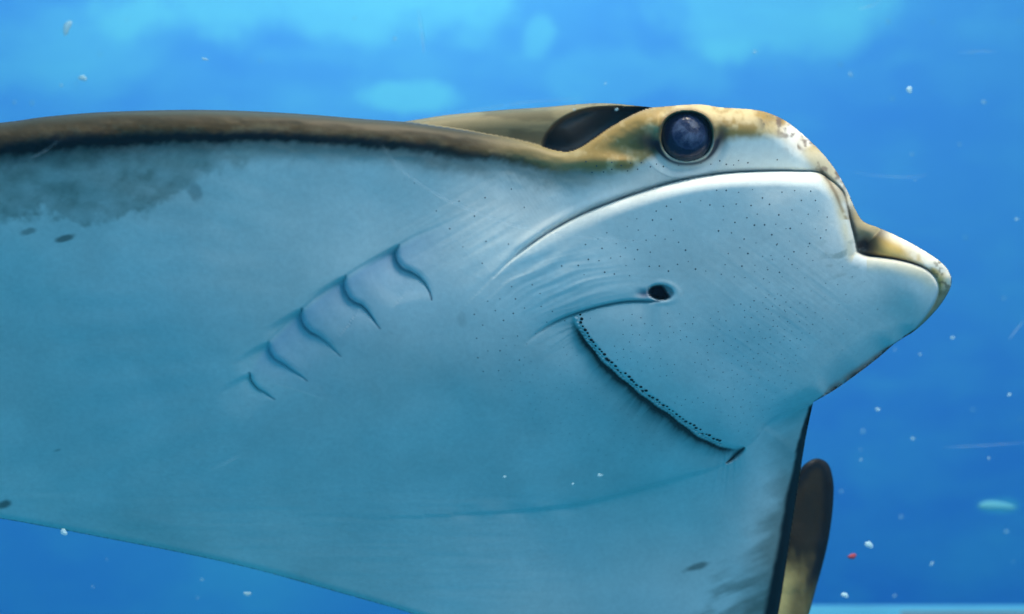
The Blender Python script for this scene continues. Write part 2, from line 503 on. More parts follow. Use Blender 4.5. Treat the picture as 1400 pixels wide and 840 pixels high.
    # belly fold over the far wing, with soft far gill flaps
    h, a, t, d = step(x, y, BELLY, -1, lambda t: 13 * sstep(0, 0.35, t) * (1 - 0.8 * sstep(0.4, 1, t)), 70, 40, groove=1.5, gw=4, reach=170)
    H = H + h; c['belly'] = (a, t, d)
    H = H + 1.6 * np.sin(x / 11.5) * np.exp(-((y - 697 + (x - 700) * .05) / 9) ** 2) * sstep(600, 640, x) * sstep(830, 780, x)
    # gill ridge and flaps
    h, a, t, d = step(x, y, RIDGE, -1, lambda t: 3.2 * sstep(0.1, 0.45, t) * (1 - sstep(0.7, 1, t)), 80, 18, groove=0.5, gw=4, w=2.2, reach=150)
    H = H + h; c['ridge'] = (a, t, d)
    gd = np.full(x.shape, 1e6)
    for i, g in enumerate(GILLS):
        amp = (19, 17, 15, 12, 9)[i]
        h, a, t, d = step(x, y, g, 1, lambda t: amp * (1 - sstep(0.25, 1.0, t)) * sstep(-0.02, 0.14, t), 24, 10, groove=3.5, gw=2.0, w=1.3, reach=62)
        dend = np.hypot(x - g[-1, 0], y - g[-1, 1])
        beyond = sstep(-4, 6, (x - g[0, 0]) * 0.5 + (y - g[0, 1]) * 0.85)         # nothing above the ridge line
        H = H + h * beyond
        gd = np.minimum(gd, d + 40 * (t > 0.985) * 1.0)
    c['gill'] = gd
    # dorsal hump and spiracle behind the near edge
    hump = PLATE(x, y) - 62 - rnd(dO, 26) + 0.25 * (y - 190)
    ds, ts, ss = line_dist(x, y, SPIR, 200)
    ins = inside(x, y, np.vstack([SPIR, E_L[::-1]]))
    cav = sstep(-2.5, 5, np.where(ins, ds, -ds))
    dE, _, _ = line_dist(x, y, E_L, 260)
    hump = hump - 26 * cav * sstep(0, 10, dO) - 26 * cav * sstep(34, 5, dE)
    c['cav'] = cav; c['dE'] = dE
    H = np.where(inF, H, np.minimum(hump, H - 4))
    # faint unevenness of the skin
    H = H + (3.0 * (fbm(x / 90, y / 90, 11, 3) - 0.5) + 11 * (fbm(x / 230, y / 200, 12, 2) - 0.5)) * sstep(0, 40, dO) * np.where(re < 60, 0.2, 1)
    wd = (x * 0.87 - y * 0.5); wp = (x * 0.5 + y * 0.87)
    H = H + 0.9 * (fbm(wp / 7, wd / 110, 17, 3) - 0.5) * np.exp(-((x - 620) / 130) ** 2 - ((y - 300) / 60) ** 2)
    H = H + 0.8 * (fbm((x * .6 - y * .8) / 8, (x * .8 + y * .6) / 90, 18, 3) - 0.5) * np.exp(-((x - 1080) / 120) ** 2 - ((y - 430) / 110) ** 2)
    H = H + 1.0 * (fbm(y / 9, x / 150, 19, 3) - 0.5) * sstep(640, 700, y) * sstep(880, 700, x) * sstep(0, 40, dO)
    # fin rays showing faintly through the skin of the near wing
    ang = np.arctan2(y - 420, x - 820)
    H = H + 0.28 * np.sin(ang * 95 + 3 * vnoise(x / 160, y / 160, 13)) * sstep(480, 180, x) * sstep(6, 60, dO) * vnoise(x / 120, y / 90, 14)
    return (H, c, P) if want else H


WHITE = np.array((0.70, 0.73, 0.70)); BROWN = np.array((0.088, 0.050, 0.015)); DARK = np.array((0.006, 0.006, 0.008))
GREYG = np.array((0.24, 0.29, 0.24)); TAN = np.array((0.62, 0.50, 0.27))


def mix(a, b, f):
    f = np.clip(f, 0, 1)[:, None]
    return a * (1 - f) + b * f


def pigment(x, y, c):
    n = len(x)
    C = np.tile(WHITE, (n, 1))
    n1 = fbm(x / 40, y / 40, 21); n2 = fbm(x / 9, y / 9, 22, 3); n3 = fbm(x / 120, y / 120, 23)
    streak = fbm((x - y) / 42, (x + y * 0.7) / 11, 24, 4)
    dF, dO, inF = c['dF'], c['dO'], c['inF']
    C = C * (0.95 + 0.22 * (n3[:, None] - 0.5) + 0.10 * (n1[:, None] - .5) + 0.05 * (fbm(x / 5, y / 5, 73, 2)[:, None] - .5)) * (1 + (fbm(x / 170, y / 130, 74, 3)[:, None] - .5) * np.array((0.16, 0.0, -0.06)))
    topw = (x < 900) & inF & (y < np.interp(x, [-760, -400, 0], [330, 400, 420]))
    # rear-wing smudge below the rim of the near wing
    low = np.interp(x, [-760, -200, 0, 60, 100, 150, 200, 235, 262, 290, 340, 420, 520, 620, 740, 800, 870], [420, 340, 306, 292, 306, 300, 288, 266, 246, 236, 226, 220, 218, 222, 238, 250, 235])
    low = low + 10 * (streak - 0.5) + 44 * (n1 - 0.5) + 12 * (n2 - .5)
    wide = np.interp(x, [0, 250, 320, 900], [10, 12, 26, 30])
    f = sstep(low + 5, low - wide, y) * np.interp(x, [-700, 0, 250, 330, 560, 700, 880, 900], [.75, .62, .6, .52, .42, .35, .3, 0])
    f = f * (0.80 + 0.25 * (streak - 0.45) + 0.9 * (fbm(x / 26, y / 18, 72, 4) - 0.5)) * topw
    C = mix(C, GREYG * 0.75, f * 1.15)
    # spots
    for (sx, sy, rx, ry, a) in [(89, 326, 14, 5, 0.75), (38, 317, 12, 5, 0.55), (266, 262, 10, 14, 0.4), (953, 775, 20, 4.5, 0.7), (6, 690, 12, 6, 0.8), (632, 438, 7, 12, 0.18), (78, 616, 6, 2, 0.4)]:
        dx, dy = x - sx, y - sy
        u, v = dx * 0.95 - dy * 0.3, dx * 0.3 + dy * 0.95
        C = mix(C, GREYG * 0.35, a * sstep(1.25, 0.5, np.hypot(u / rx, v / ry) + 0.5 * (n2 - 0.5)))
    # rim of the near wing: brown above, black band below
    band_c = np.interp(x, [-700, 0, 120, 250, 400, 520, 600, 660, 720, 790], [30, 40, 41, 40, 35, 34, 33, 31, 29, 27])
    band_w = np.interp(x, [-700, 0, 120, 250, 400, 520, 600, 680, 760, 800], [18, 17, 15, 10, 8.5, 9, 9, 6.5, 5, 4])
    dd = dF + 7 * (streak - 0.5) + 4 * (n2 - 0.5) + 8 * (n1 - .5)
    brown = sstep(band_c + 9, band_c - 3, dd) * topw * sstep(860, 800, x)
    bcol = mix(np.tile(BROWN, (n, 1)), TAN * 0.27, 0.75 * sstep(0.35, 0.75, n1 * 0.5 + n2 * 0.5) * sstep(6, 26, dF))
    bcol = mix(bcol, np.array((0.040, 0.036, 0.020)), sstep(26, 5, dF + 10 * (n1 - .5)) * 0.9)
    bcol = mix(bcol, np.array((0.36, 0.26, 0.10)), sstep(620, 800, x) * 0.8)
    C = mix(C, bcol, brown)
    band = np.where(dd < band_c, np.exp(-np.abs((dd - band_c) / band_w) ** 2.6), np.exp(-np.abs((dd - band_c) / (band_w * 1.35)) ** 1.7)) * np.interp(x, [-700, 350, 560, 650, 730, 800], [1, 1, 0.92, 0.75, 0.45, 0.0]) * topw
    C = mix(C, DARK, band * 1.05)
    # greenish halo under the band
    halo = sstep(band_c + 40, band_c + 4, dd + 12 * (n1 - .5)) ** 1.3 * sstep(band_c - 4, band_c + 4, dd) * topw * np.interp(x, [0, 600, 800, 840], [.85, .85, .65, 0]) * (1 - np.clip(band, 0, 1))
    C = mix(C, GREYG * 0.42, halo)
    # head brown: above a line running under the eye
    hl = np.interp(x, [770, 800, 830, 860, 880, 905, 940, 985, 1010, 1060, 1090, 1110], [236, 234, 236, 234, 222, 205, 200, 192, 188, 190, 200, 205])
    fb = sstep(hl + 7, hl - 9, y + 9 * (n1 - 0.5) + 5 * (n2 - .5)) * inF * sstep(770, 815, x) * sstep(1165, 1120, x)
    hb = mix(np.tile(np.array((0.34, 0.215, 0.065)), (n, 1)), np.array((0.58, 0.44, 0.23)), sstep(0.38, 0.64, 0.6 * n1 + 0.4 * n2))
    hb = mix(hb, np.array((0.26, 0.18, 0.06)), 0.8 * np.exp(-((x - 872) / 26) ** 2 - ((y - 200 - (x - 872) * .25) / 9) ** 2))
    C = mix(C, hb, fb)
    # dusky green smudge below the cheek
    C = mix(C, GREYG * 0.8, 0.55 * np.exp(-((x - 800) / 48) ** 2 - ((y - 244) / 12) ** 2) * (0.5 + n1) * inF)
    # dark skin round the eye
    re, ex, ey = c['re'], c['ex'], c['ey']
    C = mix(C, np.array((0.24, 0.13, 0.04)), 0.75 * (np.exp(-((x - 882) / 20) ** 2 - ((y - 190) / 12) ** 2) + np.exp(-((x - 986) / 9) ** 2 - ((y - 182) / 14) ** 2)) * inF * (0.6 + 0.7 * n2))
    dk = np.exp(-((x - 893) / 20) ** 2 - ((y - 197 - 0.35 * (x - 893)) / 12) ** 2) * 0.95
    dk = dk + np.exp(-((x - 982) / 10) ** 2 - ((y - 194 + 1.1 * (x - 982)) / 13) ** 2) * 0.95
    dk = dk + np.exp(-((re - 39.2) / 2.6) ** 2) * sstep(0, 18, ey) * (0.75 + 0.3 * n1)
    C = mix(C, np.array((0.012, 0.014, 0.03)), dk * inF * (re > 30))
    C = mix(C, np.array((0.55, 0.45, 0.26)), np.exp(-((re - 35.8) / 1.0) ** 2) * 0.75 * sstep(6, 20, ey) * (0.6 + 0.8 * n1) * inF)
    C = mix(C, np.array((0.16, 0.09, 0.04)), np.exp(-((re - 36) / 2.8) ** 2) * 0.8 * sstep(14, -4, ey) * inF)
    C = mix(C, np.array((0.02, 0.025, 0.05)), sstep(34, 31, re) * inF)
    # snout: pale and mottled above the lip at the front
    sn = np.exp(-((x - 1100) / 48) ** 2 - ((y - 196 - 0.72 * (x - 1100)) / 24) ** 2) * sstep(1052, 1085, x)
    C = mix(C, np.array((0.80, 0.74, 0.66)), np.clip(sn * 1.5, 0, 1) * sstep(0.36, 0.52, n1) * inF)
    strip = ((x > 1075) & (dF < 34) & (y < 300)).astype(float) * sstep(1075, 1110, x) * sstep(30, 16, dF)
    C = mix(C, np.array((0.50, 0.39, 0.20)), strip * 0.75 * sstep(0.62, 0.38, n1))
    mot = sstep(0.50, 0.72, fbm(x / 9, y / 9, 31, 4)) * ((x > 1035) & (y < 300) & (dF < 40)) * np.exp(-((y - 196 - 0.85 * (x - 1100)) / 22) ** 2)
    C = mix(C, np.array((0.16, 0.11, 0.085)), mot * 0.9 * inF)
    C = mix(C, np.array((0.05, 0.05, 0.04)), 0.8 * sstep(.45, .62, n2) * np.exp(-((x - 1046) / 9) ** 2 - ((y - 165) / 12) ** 2))
    C = mix(C, np.array((0.16, 0.10, 0.05)), 0.75 * ((x > 1090) & (y < 300)) * np.exp(-((dF - 17 - 8 * (n1 - .5)) / 2.6) ** 2) * sstep(.40, .55, fbm(x / 22, y / 22, 81, 3)) * inF)
    # strip right of the lip: brown, dark towards the pit
    la, lt, ld = c['lip']
    right = sstep(0, 3, la) * sstep(0.86, 0.92, lt) * (ld < 60) * (x > 1120)
    C = mix(C, np.array((0.30, 0.22, 0.09)), right * 0.9 * sstep(262, 285, y + 14 * (n2 - .5)))
    C = mix(C, np.array((0.06, 0.07, 0.065)), right * sstep(11, 3, la) * sstep(266, 290, y))
    # front lobe: tan above the groove
    ba, bt, bd = c['lobe']
    up = sstep(-1, 3, ba) * (bd < 70) * (x > 1176) * inF
    lobe_c = mix(np.tile(np.array((0.60, 0.39, 0.115)), (n, 1)), np.array((0.82, 0.74, 0.60)), sstep(0.42, 0.62, n1) * sstep(1215, 1260, x) + sstep(16, 3, dF) * .8)  # pale outer edge is a rim highlight painted into the lobe colour
    lobe_c = mix(lobe_c, np.array((0.16, 0.11, 0.05)), sstep(0.55, 0.7, fbm(x / 8, y / 8, 33, 3)) * sstep(1262, 1290, x) * 0.8)
    lobe_c = mix(lobe_c, np.array((0.22, 0.20, 0.10)), sstep(385, 402, y) * 0.9)
    lobe_c = mix(lobe_c, np.array((0.11, 0.07, 0.028)), sstep(1224, 1192, x + 0.35 * (y - 330)) * 0.9)
    C = mix(C, lobe_c, up)
    C = mix(C, np.array((0.02, 0.015, 0.015)), np.exp(-((x - 1181) / 14) ** 2 - ((y - 336) / 15) ** 2) * 1.15 * (sstep(-2, 2, la) * (ld < 60) + sstep(-2, 3, ba) > 0.5))  # darkness of the pit put into the colour
    # tan tinge on the edges of the white lip and lobe
    C = mix(C, np.array((0.62, 0.52, 0.30)), 0.55 * sstep(-26, -8, ba) * sstep(0, -3, ba) * (bd < 30) * (x > 1185) * (0.4 + n1) * sstep(410, 380, y))
    C = mix(C, np.array((0.62, 0.50, 0.26)), 0.6 * np.exp(-((la + 9) / 7) ** 2) * sstep(0.86, 0.93, lt) * (ld < 40) * (0.3 + n1 + 0.5 * (streak - .5)))
    C = mix(C, GREYG, 0.5 * sstep(.5, .65, fbm((x * .5 + y) / 9, (x - y * .5) / 26, 35, 3)) * np.exp(-((x - 1150) / 26) ** 2 - ((y - 345) / 38) ** 2))
    C = mix(C, np.array((0.03, 0.03, 0.035)), 0.7 * np.exp(-((la - 1.2) / 1.5) ** 2) * sstep(0.01, 0.12, lt) * sstep(0.99, 0.9, lt) * (ld < 20) * (0.55 + 0.6 * n1))  # crease shade put into the colour along the lip groove
    C = mix(C, np.array((0.012, 0.01, 0.012)), np.exp(-((ba - 1.6) / 2.2) ** 2) * sstep(-0.05, 0.04, bt) * sstep(0.62, 0.4, bt) * (bd < 20))  # the same painted crease shade along the lobe groove
    # nostril, mouth
    rn = c['nostril']
    C = mix(C, np.array((0.02, 0.012, 0.03)), sstep(0.98, 0.75, rn))
    C = mix(C, np.array((0.30, 0.33, 0.34)), 0.9 * sstep(1.02, 0.92, rn) * sstep(0.25, 0.6, (x - 903) / 19 - 0.35 * (y - 400) / 11.5))
    C = mix(C, np.array((0.35, 0.25, 0.30)), 0.9 * np.exp(-((x - 881) / 9) ** 2 - ((y - 402) / 6) ** 2))
    na, nt, nd = c['nasal']
    C = mix(C, np.array((0.06, 0.055, 0.08)), 0.75 * np.exp(-((na - 0.8) / 1.6) ** 2) * sstep(0.05, 0.5, nt) * sstep(1.0, 0.97, nt) * (nd < 15))  # thin shadow under the cheek fold, painted as a dark line
    ma, mt, md = c['mouth']
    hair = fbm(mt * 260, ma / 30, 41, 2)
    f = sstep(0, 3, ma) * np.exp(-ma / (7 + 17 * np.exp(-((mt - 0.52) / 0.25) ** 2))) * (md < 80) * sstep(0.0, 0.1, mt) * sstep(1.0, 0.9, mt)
    C = mix(C, np.array((0.05, 0.06, 0.06)), np.clip(f * (1.0 + 0.6 * (hair - 0.45) + .5 * (n1 - .5)) + 0.75 * sstep(-1, 1.5, ma) * np.exp(-np.clip(ma, 0, None) / 5) * (md < 40) * sstep(0.02, 0.12, mt) * sstep(1.0, 0.93, mt), 0, 0.96))  # dusky lip skin with streaks, plus the hem's shadow painted in
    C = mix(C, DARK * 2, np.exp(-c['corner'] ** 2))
    ga = c['gill']
    C = mix(C, np.array((0.05, 0.07, 0.10)), 0.75 * np.exp(-(ga / 1.3) ** 2) * (0.2 + 1.4 * n1))  # darkness of the open slits put into the colour
    ra, rt, rd = c['ridge']
    C = mix(C, np.array((0.43, 0.51, 0.63)), 0.75 * sstep(-2, 10, ra) * np.exp(-np.clip(ra, 0, None) / 45) * sstep(.12, .4, rt) * sstep(1., .85, rt) * (rd < 150))  # bluish gill skin, deepened with the shade of the recess
    # far wing rim
    fw = sstep(0, 6, c['jawc'][0]) * ((y > 545) & (x > 900))
    lead, _, lsd = line_dist(x, y, S_(wing_lead), 200)
    q = lead + 5 * (streak - 0.5)
    ww = np.interp(y, [550, 600, 680, 840, 1000], [4, 11, 17, 24, 30])
    C = mix(C, GREYG * 0.55, fw * sstep(ww + 44, ww, lead + 34 * (fbm((x * .45 + y) / 11, (x - y * .45) / 60, 45, 4) - 0.5) + 26 * (n1 - .5)) * (0.25 + 0.5 * sstep(560, 720, y)))
    C = mix(C, GREYG * 0.55, sstep(.46, .68, 0.6 * fbm((x * .45 + y) / 14, (x - y * .45) / 70, 46, 4) + .4 * n1) * sstep(170, 60, lead) * sstep(740, 810, y) * (x > 850) * .6)
    C = mix(C, DARK, fw * sstep(ww, ww * 0.6, q))
    # dorsal hump and spiracle
    hum = (~inF)
    hc = mix(np.tile(np.array((0.125, 0.105, 0.055)), (n, 1)), np.array((0.22, 0.18, 0.095)), sstep(.38, .66, fbm(x / 60, y / 16, 71, 4)))
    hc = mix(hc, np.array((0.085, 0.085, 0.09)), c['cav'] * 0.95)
    C = np.where(hum[:, None], hc, C)
    return np.clip(C, 0.002, 0.9)


# ------------------------------------------------------------------ relief mesh: front and back sheet joined along the outline
def axis(breaks):
    out = [breaks[0][0]]
    for (a, b, h) in breaks:
        n = max(1, int(round((b - a) / h)))
        out += list(np.linspace(a, b, n + 1)[1:])
    return np.array(out)


def sheet(poly, xs, ys):
    """triangulate the inside of a polygon on a grid, cut along the outline"""
    X, Y = np.meshgrid(xs, ys)
    nx = len(xs)
    x, y = X.ravel(), Y.ravel()
    ins = inside(x, y, poly)
    near = np.zeros(x.shape, bool)
    i = np.arange(len(x)).reshape(X.shape)
    q = np.stack([i[:-1, :-1], i[:-1, 1:], i[1:, 1:], i[1:, :-1]], -1).reshape(-1, 4)
    k = ins[q].sum(1)
    full = q[k == 4]
    mixd = q[(k > 0) & (k < 4)]
    nb = np.unique(mixd)
    d = np.zeros(len(x)); dd, _, _ = line_dist(x[nb], y[nb], poly); d[nb] = np.where(ins[nb], dd, -dd)
    tris = [full[:, [0, 1, 2]], full[:, [0, 2, 3]]]
    ex, ey, cut = [], [], {}
    base = len(x)

    def cutv(a, b):
        key = (a, b) if a < b else (b, a)
        if key not in cut:
            f = d[a] / (d[a] - d[b]) if d[a] != d[b] else 0.5
            f = min(max(f, 0.03), 0.97)
            cut[key] = base + len(ex)
            ex.append(x[a] + f * (x[b] - x[a])); ey.append(y[a] + f * (y[b] - y[a]))
        return cut[key]
    extra = []
    for qd in mixd.tolist():
        for tr in ((qd[0], qd[1], qd[2]), (qd[0], qd[2], qd[3])):
            s = [ins[v] for v in tr]
            m = sum(s)
            if m == 3:
                extra.append(tr)
            elif m == 1:
                j = s.index(True); a, b, c_ = tr[j], tr[(j + 1) % 3], tr[(j + 2) % 3]
                extra.append((a, cutv(a, b), cutv(a, c_)))
            elif m == 2:
                j = s.index(False); a, b, c_ = tr[j], tr[(j + 1) % 3], tr[(j + 2) % 3]
                p, r = cutv(a, b), cutv(a, c_)
                extra.append((p, b, c_)); extra.append((p, c_, r))
    tris.append(np.array(extra, dtype=int))
    T = np.vstack(tris)
    ax, ay = np.concatenate([x, ex]), np.concatenate([y, ey])
    isb = np.zeros(len(ax), bool); isb[base:] = True
    used = np.unique(T)
    remap = np.full(len(ax), -1); remap[used] = np.arange(len(used))
    return ax[used], ay[used], remap[T], isb[used]


def closed_relief(name, px, py, T, isb, Hf, Hb, C, mat, parent):
    n = len(px)
    back = np.nonzero(~isb)[0]
    rm = np.arange(n); rm[back] = n + np.arange(len(back))
    V = np.vstack([to_world(px, py, Hf), to_world(px[back], py[back], Hb[back])])
    TT = np.vstack([T, rm[T][:, ::-1]])
    o = mesh_obj(name, V, TT, mat, parent)
    at = o.data.color_attributes.new('pigment', 'FLOAT_COLOR', 'POINT')
    cc = np.ones((len(V), 4), np.float32)
    cc[:n, :3] = C; cc[n:, :3] = np.array((0.26, 0.20, 0.09)) * (0.8 + 0.4 * fbm(px[back] / 40, py[back] / 40, 51)[:, None])
    at.data.foreach_set('color', cc.ravel())
    return o


ray = bpy.data.objects.new('cownose_ray', None)
ray.empty_display_size = 0.1
ray.location = to_world(np.array(600.), np.array(520.), np.array(-80.))
col.objects.link(ray)
tag(ray, 'large cownose ray with pale blue-white belly and brown back, swimming past', 'ray')
bpy.context.view_layer.update()

xs = axis([(-764, -60, 14), (-60, 660, 2.0), (660, 1304, 1.3)])
ys = axis([(136, 640, 1.4), (640, 860, 2.2), (860, 1084, 10)])
gx, gy, T, isb = sheet(OUT, xs, ys)
Hf, cc_, P_ = height(gx, gy, True)
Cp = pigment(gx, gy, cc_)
dO = cc_['dO']
thick = 170 * np.sqrt(np.clip(1 - (1 - np.clip(dO / 190, 0, 1)) ** 2, 0, 1)) * np.interp(gx, [-700, 0, 400, 700, 1150, 1300], [.25, .45, .8, 1, .8, .3]) * np.interp(gy, [600, 800, 1000], [1, .55, .2])
Hb = np.minimum(P_ - thick - 12 * sstep(0, 8, dO), Hf - 1.2 * np.minimum(dO, 9) - 6 * sstep(0, 20, dO))
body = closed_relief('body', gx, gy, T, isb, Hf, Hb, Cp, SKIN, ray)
print('body tris', len(body.data.polygons))

# ------------------------------------------------------------------ curled tip of the far fin
tip = np.vstack([S_([(1000, 1030), (1030, 930), (1048, 850), (1060, 790), (1072, 720), (1082, 670), (1094, 642), (1107, 630), (1119, 627), (1131, 633), (1137, 646), (1140, 668), (1138, 702), (1133, 737), (1126, 768),
                     (1117, 800), (1106, 840), (1085, 910), (1050, 985), (1000, 1030)])])
tx, ty, TT, tb = sheet(tip, axis([(994, 1146, 1.8)]), axis([(622, 860, 1.8), (860, 1036, 8)]))
td, _, _ = line_dist(tx, ty, tip)
tH = -430 - 0.05 * (ty - 730) + 0.10 * (tx - 1100) - rnd(td, 9) + 3 * (fbm(tx / 30, ty / 30, 61) - .5) - 10 * np.exp(-((tx - 1128 + (ty - 640) * .06) / 18) ** 2)
tHb = tH - 10 * sstep(0, 14, td) - 2
n1 = fbm(tx / 26, ty / 26, 62); n2 = fbm(tx / 7, ty / 18, 63, 3)
tc_ = np.tile(np.array((0.024, 0.016, 0.007)), (len(tx), 1)) * (0.6 + 0.8 * n1[:, None])
lit_low = sstep(748, 800, ty + 26 * (n2 - .5) + 0.3 * (1100 - tx))
tc_ = mix(tc_, np.array((0.20, 0.155, 0.06)), lit_low * (0.45 + 0.5 * n2))  # lower part painted yellowish as if lit from above
tc_ = mix(tc_, np.array((0.55, 0.47, 0.20)), sstep(1100, 1070, tx + 0.16 * (ty - 780)) * sstep(765, 800, ty) * .9)  # brightest of the painted light, at the inner edge
tr_, _, _ = line_dist(tx, ty, tip[44:], 200)
tc_ = mix(tc_, DARK, sstep(20, 8, tr_ + 5 * (n2 - .5)) * sstep(835, 780, ty))
fin = closed_relief('fin_tip', tx, ty, TT, tb, tH, tHb, np.clip(tc_, 0.003, 0.9), SKIN, ray)
tag(fin, 'dark brown curled tip of the far fin')


# ------------------------------------------------------------------ eye
def lathe_mesh(prof, n=64):
    v, f = [], []
    for (r, z) in prof:
        for k in range(n):
            a = 2 * math.pi * k / n
            v.append((r * math.cos(a), r * math.sin(a), z))
    for i in range(len(prof) - 1):
        for k in range(n):
            f.append((i * n + k, i * n + (k + 1) % n, (i + 1) * n + (k + 1) % n, (i + 1) * n + k))
    return np.array(v), f


def eye_material():
    m, n, l, b = new_mat('eye_iris')
    t = n.new('ShaderNodeTexCoord')
    mp = n.new('ShaderNodeMapping'); mp.inputs['Scale'].default_value = (1 / (34 * S), 1 / (34 * S), 0)
    ln = n.new('ShaderNodeVectorMath'); ln.operation = 'LENGTH'
    no = n.new('ShaderNodeTexNoise'); no.inputs['Scale'].default_value = 2.1; no.inputs['Detail'].default_value = 6; no.inputs['Roughness'].default_value = 0.6
    n2 = n.new('ShaderNodeTexNoise'); n2.inputs['Scale'].default_value = 5; n2.inputs['Detail'].default_value = 3
    l.new(t.outputs['Object'], mp.inputs[0]); l.new(mp.outputs[0], ln.inputs[0])
    l.new(mp.outputs[0], no.inputs['Vector']); l.new(mp.outputs[0], n2.inputs['Vector'])
    ad = n.new('ShaderNodeMath'); ad.operation = 'MULTIPLY_ADD'; ad.inputs[1].default_value = 0.10
    l.new(n2.outputs['Fac'], ad.inputs[0]); l.new(ln.outputs['Value'], ad.inputs[2])
    r = n.new('ShaderNodeValToRGB'); e_ = r.color_ramp.elements
    e_[0].position, e_[0].color = 0.0, (0.010, 0.016, 0.050, 1)
    e_[1].position, e_[1].color = 1.0, (0.05, 0.045, 0.05, 1)
    for p, c in ((0.60, (0.008, 0.014, 0.050, 1)), (0.66, (0.020, 0.030, 0.080, 1)), (0.72, (0.004, 0.007, 0.028, 1)), (0.93, (0.006, 0.010, 0.036, 1))):
        q = e_.new(p); q.color = c
    l.new(ad.outputs[0], r.inputs['Fac'])
    mk = n.new('ShaderNodeMapRange'); mk.inputs['From Min'].default_value = 0.44; mk.inputs['From Max'].default_value = 0.68
    l.new(no.outputs['Fac'], mk.inputs['Value'])
    fl = n.new('ShaderNodeMapRange'); fl.inputs['From Min'].default_value = 0.85; fl.inputs['From Max'].default_value = 0.35
    l.new(ad.outputs[0], fl.inputs['Value'])
    mu = n.new('ShaderNodeMath'); mu.operation = 'MULTIPLY'
    l.new(mk.outputs[0], mu.inputs[0]); l.new(fl.outputs[0], mu.inputs[1])
    mx = n.new('ShaderNodeMix'); mx.data_type = 'RGBA'; mx.inputs['B'].default_value = (0.09, 0.12, 0.20, 1)
    l.new(mu.outputs[0], mx.inputs['Factor']); l.new(r.outputs['Color'], mx.inputs['A'])
    l.new(mx.outputs['Result'], b.inputs['Base Color'])
    b.inputs['Roughness'].default_value = 0.2
    b.inputs['Specular IOR Level'].default_value = 0.28
    bp = n.new('ShaderNodeBump'); bp.inputs['Strength'].default_value = 0.25; bp.inputs['Distance'].default_value = 0.0015
    l.new(n2.outputs['Fac'], bp.inputs['Height']); l.new(bp.outputs[0], b.inputs['Normal'])
    return m


eyeH = float(height(np.array([EYE[0]]), np.array([EYE[1] - 39.]))[0])
eyeH2 = float(height(np.array([EYE[0]]), np.array([EYE[1] + 39.]))[0])
ec = to_world(np.array(EYE[0]), np.array(EYE[1] - 0.5), np.array((eyeH + eyeH2) / 2 - 1))
nrm = Vector((0.05, -1.0, 0.10)).normalized()
rot = nrm.to_track_quat('Z', 'Y')
prof = [(36.0, -16), (35.5, -8), (34.5, -2), (32.5, 4), (29.5, 9), (25, 13.2), (19, 16.8), (12, 19.2), (6, 20.3), (0.01, 20.7)]
v, f = lathe_mesh([(r * S, z * S) for r, z in prof])
eye = mesh_obj('eye', v, f, eye_material())
eye.parent = ray
eye.rotation_mode = 'QUATERNION'
eye.rotation_quaternion = rot
eye.location = Vector(ec) - ray.location
tag(eye, 'dark blue glossy eye with cloudy pupil')

# ------------------------------------------------------------------ pores, fringe
def surf(px, py, lift):
    px = np.asarray(px, float); py = np.asarray(py, float)
    h = height(px, py); e_ = 1.5
    p = to_world(px, py, h)
    tx_ = to_world(px + e_, py, height(px + e_, py)) - p
    ty_ = to_world(px, py + e_, height(px, py + e_)) - p
    nn = np.cross(tx_, ty_); nn /= np.linalg.norm(nn, axis=1)[:, None]
    nn *= np.where(nn[:, 1] > 0, -1, 1)[:, None]
    return p + nn * lift * S, nn


def dots(name, px, py, rad, dome, lift, mat, parent, sq=None):
    P, N = surf(px, py, lift)
    ref = np.tile(np.array((0.0, 0.0, 1.0)), (len(P), 1))
    A = np.cross(N, ref); A /= np.linalg.norm(A, axis=1)[:, None]
    B = np.cross(N, A)
    V, F = [], []
    k = 7
    for i in range(len(P)):
        r = rad[i] * S; b0 = len(V)
        for rr, hh in ((1.0, 0.0), (0.7, 0.6)):
            for j in range(k):
                a = 2 * math.pi * j / k
                V.append(P[i] + r * rr * (math.cos(a) * A[i] + math.sin(a) * B[i]) + N[i] * dome * r * hh)
        V.append(P[i] + N[i] * dome * r)
        for j in range(k):
            j2 = (j + 1) % k
            F += [(b0 + j, b0 + j2, b0 + k + j2), (b0 + j, b0 + k + j2, b0 + k + j), (b0 + k + j, b0 + k + j2, b0 + 2 * k)]
    o = mesh_obj(name, V, F, mat, parent)
    tag(o, kind='stuff')
    return o


def scatter(poly, n, mind):
    poly = np.array(poly, float)
    lo, hi = poly.min(0), poly.max(0)
    pts = []
    for _ in range(n * 30):
        p = lo + rng.random(2) * (hi - lo)
        if not inside(p[:1], p[1:], poly)[0]:
            continue
        if fbm(p[:1] / 45, p[1:] / 45, 91, 2)[0] < 0.27 + 0.17 * rng.random():
            continue
        if all((p[0] - q[0]) ** 2 + (p[1] - q[1]) ** 2 > mind * mind for q in pts):
            pts.append(p)
        if len(pts) >= n:
            break
    return np.array(pts)


